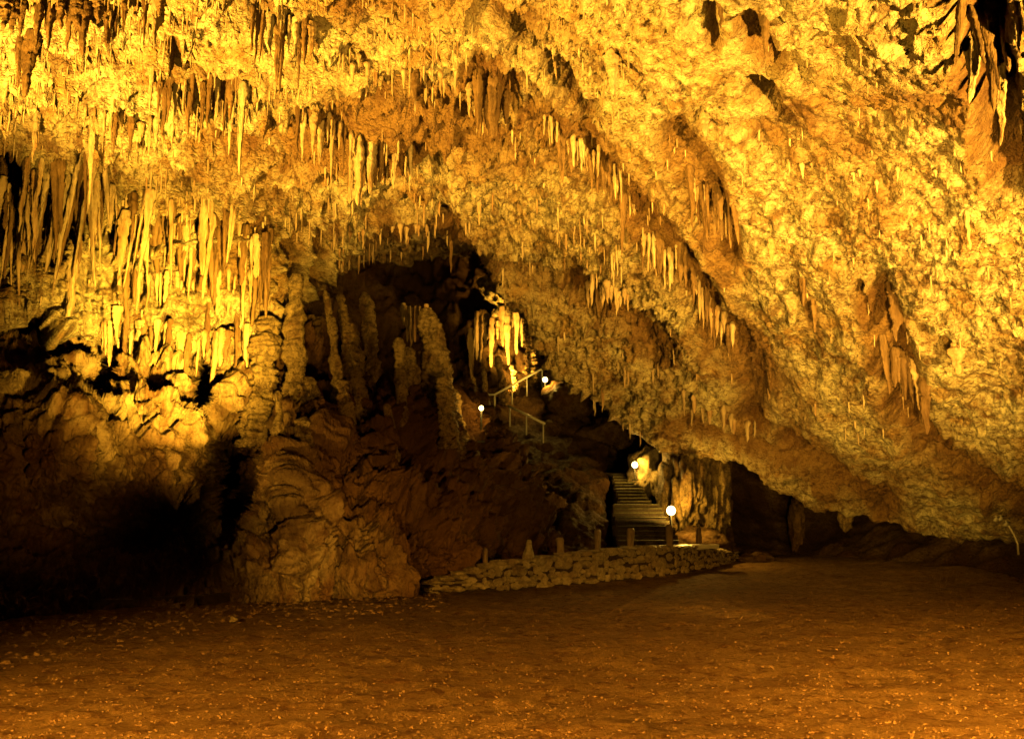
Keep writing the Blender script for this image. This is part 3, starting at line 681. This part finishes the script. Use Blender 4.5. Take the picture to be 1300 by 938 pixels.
st = [
 ([(372,560),(374,450),(376,345)],27.6,28,17,'tall knobbly column at the left end of the central group','rock_column',0),
 ([(438,512),(425,450),(413,368)],28.2,22,9,'pale leaning stalagmite with stacked bulges left of centre','stalagmite',0),
 ([(362,700),(358,600),(352,495)],24.4,30,12,'pale ridge-like stalagmite rising from the floor left of centre','stalagmite',1.6),
 ([(392,650),(388,590),(386,528)],25.2,34,20,'greenish bulging stalagmite beside the pale ridge','stalagmite',.8),
 ([(455,520),(448,450),(432,372)],29.8,30,14,'dark column just behind the pale leaning stalagmite','rock_column',0),
 ([(482,530),(474,455),(462,370)],31.5,26,14,'dark slim column at the edge of the black chamber','rock_column',0),
 ([(512,540),(509,480),(506,428)],30,16,10,'thin upright stalagmite left of the massive column','stalagmite',0),
 ([(590,650),(570,560),(554,480),(541,390)],31.2,60,22,'massive leaning column in the centre of the cave','rock_column',0),
 ([(570,545),(566,510),(563,478)],29.8,22,15,'smooth bulb stalagmite in front of the massive column','stalagmite',0),
 ([(545,600),(536,560),(526,500),(518,440)],31.0,34,18,'dark ribbed column left behind the massive one','rock_column',0),
 ([(598,600),(586,550),(572,490)],32.5,26,12,'short sloping stalagmite right of the massive column','stalagmite',0),
 ([(442,515),(436,498),(434,482)],27.6,16,14,'small round knob stalagmite on the ledge','stalagmite',0),
 ([(405,530),(398,505),(392,478)],27.8,30,16,'squat stalagmite between the tall column and the ledge','stalagmite',0),
 ([(496,570),(494,540),(491,512)],28.6,20,8,'small pointed stalagmite on the front ledge','stalagmite',0),
 ([(642,505),(638,478),(632,452)],48.5,16,9,'pale stalagmite behind the upper handrail','stalagmite',0),
 ([(617,502),(616,485),(614,468)],49,8,5,'thin pale stalagmite at the left end of the handrail','stalagmite',0),
 ([(604,502),(602,490),(601,478)],49,8,5,'short lit stalagmite leftmost by the handrail','stalagmite',0),
 ([(656,500),(653,480),(650,460)],50,10,6,'dim stalagmite just right of the pale one behind the handrail','stalagmite',0),
 ([(680,485),(678,450),(674,395)],51,22,16,'lit fluted column at the right side of the far chamber','rock_column',0),
 ([(703,485),(700,450),(697,405)],50,16,10,'slim column beside the walkway lamp','rock_column',0),
 ([(325,540),(330,480),(340,400)],27.2,44,30,'broad dark column right of the black hole','rock_column',.8),
]
for i, (pp, Y_, w0, w1, lb, nm, dY) in enumerate(st): stalagmite(pp, Y_, w0, w1, lb, 600+i*7, name=nm, dY=dY)
# hanging curtain lit in the far chamber, built as drips
for k in range(9):
    x_ = 512+k*4.2; p = P(x_, 388+random.uniform(-4, 4), 33.5+random.uniform(-.4, .4)); s_ = 33/F
    o = link('stalactite', get_proto('drape', k % 5, M_stal), None); o.location = p; o.scale = (4*s_, 4*s_, random.uniform(30, 58)*s_); o.rotation_euler = (0, -.05, k)
    tag(o, 'lit drip in the small curtain left of the massive column', 'stalactite', 'small lit curtain behind the columns')
for k in range(16):
    x_ = 598+k*6.6; p = P(x_, 382+abs(k-11)*2.2+random.uniform(-14, 12), 52+random.uniform(-1.2, .6)); s_ = 52/F
    o = link('stalactite', get_proto('drape', k % 5, M_stal), None); o.location = p; o.scale = (5*s_, 5*s_, random.uniform(28, 82)*s_); o.rotation_euler = (0, -.03, k)
    tag(o, 'bright drapery hanging in the lit far chamber', 'stalactite', 'bright draperies of the far chamber')

# ------------------------------------------------------------------ STONE WALL
wb_ = [(535,754),(620,750),(700,745),(757,740),(810,734),(850,729),(895,721),(932,714)]
wh_ = [.22,.70,.84,.90,.92,.86,.70,.35]
wp = np.array([on_floor(*q) for q in wb_]); L_ = np.r_[0, np.cumsum(np.linalg.norm(np.diff(wp[:, :2], axis=0), axis=1))]
def wall_at(s_): return np.array([np.interp(s_, L_, wp[:, 0]), np.interp(s_, L_, wp[:, 1]), np.interp(s_, L_, wp[:, 2])]), np.interp(s_, L_, wh_)
core = MB(); ss_ = np.linspace(0, L_[-1], 60)
for a_, b_ in zip(ss_[:-1], ss_[1:]):
    p, h = wall_at((a_+b_)/2); q0, _ = wall_at(a_); q1, _ = wall_at(b_); an = math.atan2(q1[1]-q0[1], q1[0]-q0[0])
    core.box((p[0], p[1]+.33, p[2]+(h-.06)/2-.1), ((b_-a_)*1.02, .5, h-.06+.2), an)
wall = empty('stone_wall', tuple(wp[3]), 'low rubble stone wall in front of the stairs', 'wall')
o = core.build('core', M_mortar, wall); o.matrix_parent_inverse = Matrix.Translation(-Vector(wp[3]))
pts = []; V_all = []; F_all = []; nn = 0
def stone(c, d, an):
    global nn
    V = np.sign(IV)*np.abs(IV)**.6; V = V/np.abs(V).max()*np.array(d)/2*(1+RNG.normal(0, .16, (12, 1)))
    R = np.array([[math.cos(an), -math.sin(an), 0], [math.sin(an), math.cos(an), 0], [0, 0, 1]])
    V_all.append(V@R.T+np.array(c)); F_all.append(IF+nn); nn += 12
courses = 4
for c in range(courses):
    s_ = random.uniform(0, .2)
    while s_ < L_[-1]-.1:
        w_ = random.uniform(.15, .5)*(1 if random.random() < .75 else .5); p, h = wall_at(s_+w_/2); q, _ = wall_at(min(s_+w_, L_[-1])); q0, _ = wall_at(s_)
        an = math.atan2(q[1]-q0[1], q[0]-q0[0]); hh = h/courses
        stone((p[0], p[1]+.05+random.uniform(-.03, .03), p[2]+hh*(c+.5)+random.uniform(-.06, .06)), (w_*1.02, .34, hh*random.uniform(.65, 1.35)), an)
        s_ += w_
s_ = 0
while s_ < L_[-1]:
    w_ = random.uniform(.3, .6); p, h = wall_at(s_+w_/2); an = .35
    for yy in (.15, .45): stone((p[0], p[1]+yy, p[2]+h+random.uniform(-.03, .03)), (w_*1.1, .36, .13), an+random.uniform(-.3, .3))
    s_ += w_
# bevelled look: one smoothing subdivision baked by a modifier-free corner cut is not needed at 30 m
me = np_mesh('stones', np.vstack(V_all)-wp[3], np.vstack(F_all), False); link('stones', me, M_stone, wall)

# terrace behind the wall (flat earth path) 
tp = []; tf_ = []
for i, s_ in enumerate(np.linspace(0, L_[-1], 40)):
    p, h = wall_at(s_); tp += [(p[0], p[1]+.5, p[2]+h-.05), (p[0]+.8, p[1]+7.5, p[2]+h+.0)]
tf_ = [(2*i, 2*i+2, 2*i+3, 2*i+1) for i in range(39)]
me = bpy.data.meshes.new('path'); me.from_pydata(tp, [], tf_); tag(link('path', me, M_floor), kind='structure')

# posts on the wall
posts = [(617,716,18,6,'wood','pale thin broken post near the left end of the stone wall'),(669,712,22,13,'rock','wide irregular stone stub second from the left on the wall'),
 (712,708,20,10,'wood','dark squared post third from the left on the wall'),(757,704,25,8,'wood','tallest pale post in the middle of the wall'),
 (797,701,23,9,'wood','dark post standing before the bright stair edge'),(848,699,26,8,'wood','post at the right side of the stair foot'),(884,700,22,7,'wood','dim post right of the stairs near the wall end')]
def wall_s_at_px(px_):
    best = min(np.linspace(0, L_[-1], 400), key=lambda s: abs(650+F*wall_at(s)[0][0]/(wall_at(s)[0][1]*1.0)-px_)); return best
for i, (x_, y_, hp, wpx, kd, lb) in enumerate(posts):
    p, h = wall_at(wall_s_at_px(x_)); Yp = p[1]+.3; s_ = Yp/F; H = hp*s_+.08; r = wpx*s_/2
    base = np.array([p[0]*Yp/p[1], Yp, p[2]+h-.02]); m = 12; n = 12; V = []
    for k in range(m+1):
        u = k/m
        rr = r*(1+.12*math.sin(u*5+i)) if kd == 'wood' else r*(1+.35*math.sin(u*4+1))*(1-.25*u)
        if k == m: rr *= .72
        for j in range(n):
            a = 2*math.pi*j/n; q = rr*(1+.10*math.sin(3*a+i*2)+.04*random.uniform(-1, 1))
            V.append((q*math.cos(a)+.04*H*u*math.sin(i*2), q*math.sin(a), u*H-.1*(1-u)))
    Fc = [(k*n+j, k*n+(j+1) % n, (k+1)*n+(j+1) % n, (k+1)*n+j) for k in range(m) for j in range(n)]+[tuple(m*n+j for j in range(n))]
    me = bpy.data.meshes.new('post'); me.from_pydata(V, [], Fc); me.update()
    o = link('post', me, M_wood if kd == 'wood' else M_stone); o.location = base; o.rotation_euler = (0, random.uniform(-.04, .04), 0)
    tag(o, lb, 'post', 'posts on the stone wall')

# ------------------------------------------------------------------ STAIRCASE
A0 = P(826, 698, 34.6); A1 = P(806, 640, 38.6); A2 = P(790, 602, 42.3)
stairs = empty('staircase', tuple(A0), 'stone staircase climbing from the wall to the dark slope', 'stairs')
NS = 20; wid = curve([(0,2.2),(9,1.8),(10,1.2),(20,1.0)], np.arange(NS+1))
path = [A0+(A1-A0)*i/10 for i in range(11)]+[A1+(A2-A1)*i/10 for i in range(1, 11)]
for i in range(NS):
    a_, b_ = path[i], path[i+1]; rise_ = b_[2]-a_[2]; run_ = b_[1]-a_[1]
    mb = MB(); c_ = (a_+b_)/2
    mb.box((c_[0], c_[1]+.10, b_[2]-rise_*.5-.30), (wid[i]+random.uniform(-.08, .08), run_+.2, rise_+.6-.002*i), random.uniform(-.05, .05), .022)
    o = mb.build('step', M_conc, stairs); o.matrix_parent_inverse = Matrix.Translation(-Vector(A0))
    mb = MB(); mb.box((c_[0]+random.uniform(-.03, .03), a_[1]-.035, b_[2]-.012), (wid[i]-.06, .05, .03), 0, .004)
    n_ = mb.build('nosing', M_nose, o); n_.matrix_parent_inverse = o.matrix_parent_inverse.copy() @ Matrix.Identity(4); n_.matrix_parent_inverse = Matrix.Identity(4)
# landing at the top, going left
mb = MB(); c_ = P(774, 601, 42.6); mb.box((c_[0], c_[1]+.6, c_[2]-.25), (1.9, 1.6, .5), 0, .01); mb.box((c_[0], c_[1]-.24, c_[2]-.03), (1.9, .1, .08), 0, .004)
o = mb.build('landing', M_conc, stairs); o.matrix_parent_inverse = Matrix.Translation(-Vector(A0))
# kerb stone at the stair foot, coloured pale to look lit
mb = MB(); c_ = P(838, 695, 34.0); mb.box((c_[0], c_[1], c_[2]-.02), (2.1, .35, .2), 0, .02); mb.box((c_[0]+1.6, c_[1]+.5, c_[2]+.02), (.9, .3, .16), 0, .02)
tag(mb.build('threshold_stone', M_rail, origin=c_), 'bright flat threshold slab at the foot of the stairs', 'stone slab')
# side slabs of the upper flight leading to the walkway
def handrail(pts, posts_, drop, label):
    base = np.array(pts[0])-np.array([0, 0, drop]); r_ = empty('handrail', tuple(base), label, 'handrail')
    inv = Matrix.Translation(-Vector(base))
    mb = MB(); mb.tube(pts, .055, 8); o = mb.build('rail', M_rail, r_, True); o.matrix_parent_inverse = inv
    for q in posts_:
        mb = MB(); q = np.array(q); mb.tube([q-np.array([0, 0, drop]), q], .035, 8); o = mb.build('post', M_rail, r_, True); o.matrix_parent_inverse = inv
def lerp(a, b, t_): return np.array(a)*(1-t_)+np.array(b)*t_
h0, h1, h2 = P(597, 501, 48), P(628, 501, 47.5), P(690, 467, 48.5)
handrail([h0, h1, h2], [lerp(h0, h1, .1), h1, lerp(h1, h2, .35), lerp(h1, h2, .65), lerp(h1, h2, .97)], .95, 'pale bent handrail climbing to the upper walkway lamp')
g0, g1 = P(645, 515, 44.5), P(692, 538, 43.6)
handrail([g0, g1], [lerp(g0, g1, .05), lerp(g0, g1, .5), lerp(g0, g1, .95)], .9, 'pale straight handrail sloping down to the right below the walkway')

# ------------------------------------------------------------------ LAMPS
def lamp(px_, py_, Y_, r0_, label, W_, off=None, stem=.5):
    r = r0_*.62; c = P(px_, py_, Y_); base = c-np.array([0, 0, stem+r])
    e = empty('floodlight', tuple(base), label, 'floodlight', 'lit floodlights on the stairs'); inv = Matrix.Translation(-Vector(base))
    mb = MB(); m = 10; n = 16; V = []; 
    for i in range(m+1):
        a = math.pi*i/m
        for k in range(n): V.append((c[0]+r*math.sin(a)*math.cos(2*math.pi*k/n), c[1]+r*.8*math.sin(a)*math.sin(2*math.pi*k/n), c[2]+r*1.05*math.cos(a)))
    mb.add(V, [(i*n+k, (i+1)*n+k, (i+1)*n+(k+1) % n, i*n+(k+1) % n) for i in range(m) for k in range(n)])
    g = mb.build('bulb', M_glass, e, True); g.matrix_parent_inverse = inv
    mb = MB(); mb.tube([c+np.array([0, r*.55, -r*.6]), c+np.array([0, r*1.15, -r*.2]), c+np.array([0, r*1.35, 0])], [r*.4, r*.9, r*.5], 12)
    g = mb.build('housing', M_metal, e, True); g.matrix_parent_inverse = inv
    mb = MB(); mb.tube([base, c+np.array([0, r*.7, -r*.9])], .035, 8); mb.box(base+np.array([0, 0, .02]), (.25, .25, .06))
    g = mb.build('bracket', M_metal, e); g.matrix_parent_inverse = inv
    ld = bpy.data.lights.new('lamp_light', 'POINT'); ld.energy = W_; ld.color = (1, .56, .07); ld.shadow_soft_size = .12
    lo = bpy.data.objects.new('lamp_light', ld); col.objects.link(lo); lo.parent = e; lo.location = Vector(c+np.array(off or (0, -r*1.2, 0))-base)
lamp(852, 648, 36.2, .26, 'largest and brightest lamp, beside the lower stairs', 330, off=(.45, .1, .05))
lamp(806, 590, 40.4, .20, 'lamp on the right of the stair landing', 160)
lamp(692, 482, 47.6, .20, 'lamp at the top right end of the upper handrail', 200)
lamp(611, 518, 32.5, .125, 'lamp below the left end of the upper handrail', 60, stem=1.05)
# thin bent pole with pale fixture by the right edge
b0 = P(1293, 704, 28.0); e = empty('bent_lamp_pole', tuple(b0), 'thin bent pole with small unlit pale fixtures near the right edge', 'lamp'); inv = Matrix.Translation(-Vector(b0))
mb = MB(); mb.tube([b0, P(1292, 690, 28), P(1287, 678, 28), P(1281, 668, 28), P(1276, 664, 28)], .03, 8); o = mb.build('pole', M_pale, e, True); o.matrix_parent_inverse = inv
for (x_, y_) in ((1277, 665), (1270, 658), (1264, 659)):
    q = P(x_, y_, 28); mb = MB(); mb.tube([q+np.array([-.05, 0, -.05]), q+np.array([.03, 0, .0]), q+np.array([.05, 0, .07])], [.03, .07, .09], 10); o = mb.build('lamp_head', M_pale, e, True); o.matrix_parent_inverse = inv

# ------------------------------------------------------------------ LIGHTS (assumed floodlights out of view, plus spots added to fill dim rock) + world
def spot(loc, tgt, W_, ang, blend=.6, c=(1, .56, .07), size=.25):
    ld = bpy.data.lights.new('spot', 'SPOT'); ld.energy = W_; ld.spot_size = math.radians(ang); ld.spot_blend = blend; ld.color = c; ld.shadow_soft_size = size
    o = bpy.data.objects.new('unseen_spot', ld); col.objects.link(o); o.location = loc
    o.rotation_euler = (Vector(tgt)-Vector(loc)).to_track_quat('-Z', 'Y').to_euler(); return o
spot((12, 8, .5), (11.2, 14.2, 8.0), 45000, 92, .7, (1, .575, .085))                 # right slab, from the floor at right
spot((5, 9, .5), P(1130, 385, 24), 23000, 52, 1.0, (1, .575, .085))  # added to lift the lower slab
spot((4, 13, 1.4), P(1100, 545, 33), 9000, 36, 1.0)                 # added to brighten the bottom of the slab                 # lower slab
spot((6, 12, .5), P(760, 330, 31), 15000, 40, 1.0)                 # added to fill the slab beside the arch
spot((-11, 14, 1.0), P(360, -60, 18), 46000, 84, .6)             # left ceiling, from the left
spot((-3, 14.5, 1.6), P(205, 360, 25.5), 13000, 46, 1.0, (1, .57, .06))  # added wide spot, softens the edge of the hot one
spot((-3, 14.5, 1.6), P(236, 420, 25.5), 60000, 28, 1.0, (1, .60, .06))   # hot flowstone
spot((0, 7, .6), P(640, 40, 19), 5000, 66, 1.0)  # added weak fill on the ceiling
spot((-9, 17, .5), P(440, 430, 30), 3800, 36, 1.0)      # columns, added side light from the left
spot((3, 13, .5), P(500, 600, 28), 2400, 34, 1.0, (1, .46, .05))      # centre rocks, faint
spot((-2, 13, .5), P(410, 670, 24.5), 3300, 26, 1.0, (1, .54, .07))      # foot of the centre rocks
spot((-3, 9, .5), P(50, 535, 22), 1600, 26, 1.0, (1, .46, .05))        # reddish mass at left
spot((5, 17, .8), P(735, 718, 29), 900, 44, 1.0, (1, .55, .08))       # added to light the stone wall
spot((6, -3, 3.2), (6.6, 2.2, -.4), 50000, 68, .6, (1, .46, .045), .06)      # floor
spot((-4, -3, 3.2), (-3.0, 2.2, -.4), 28000, 68, .6, (1, .46, .045), .06)      # floor, left
spot(P(640, 500, 49.5), P(672, 400, 53), 13000, 80, .9)               # far chamber
w = bpy.data.worlds.new('World'); bpy.context.scene.world = w; w.use_nodes = True
bg = w.node_tree.nodes['Background']; bg.inputs[0].default_value = (1, .45, .10, 1); bg.inputs[1].default_value = .003

# ------------------------------------------------------------------ camera, render settings
cd = bpy.data.cameras.new('camera'); cd.lens = 35.0; cd.sensor_width = 36.0; cd.clip_end = 500; cd.clip_start = .1
co = bpy.data.objects.new('camera', cd); col.objects.link(co); co.location = CAM; co.rotation_euler = (math.radians(99), 0, 0)
sc = bpy.context.scene; sc.camera = co
sc.view_settings.view_transform = 'Standard'; sc.view_settings.look = 'None'; sc.view_settings.exposure = 0
sc.render.engine = 'CYCLES'; sc.cycles.use_denoising = True; sc.cycles.use_adaptive_sampling = True; sc.cycles.adaptive_threshold = .03; sc.cycles.max_bounces = 3; sc.cycles.diffuse_bounces = 0; sc.cycles.glossy_bounces = 1
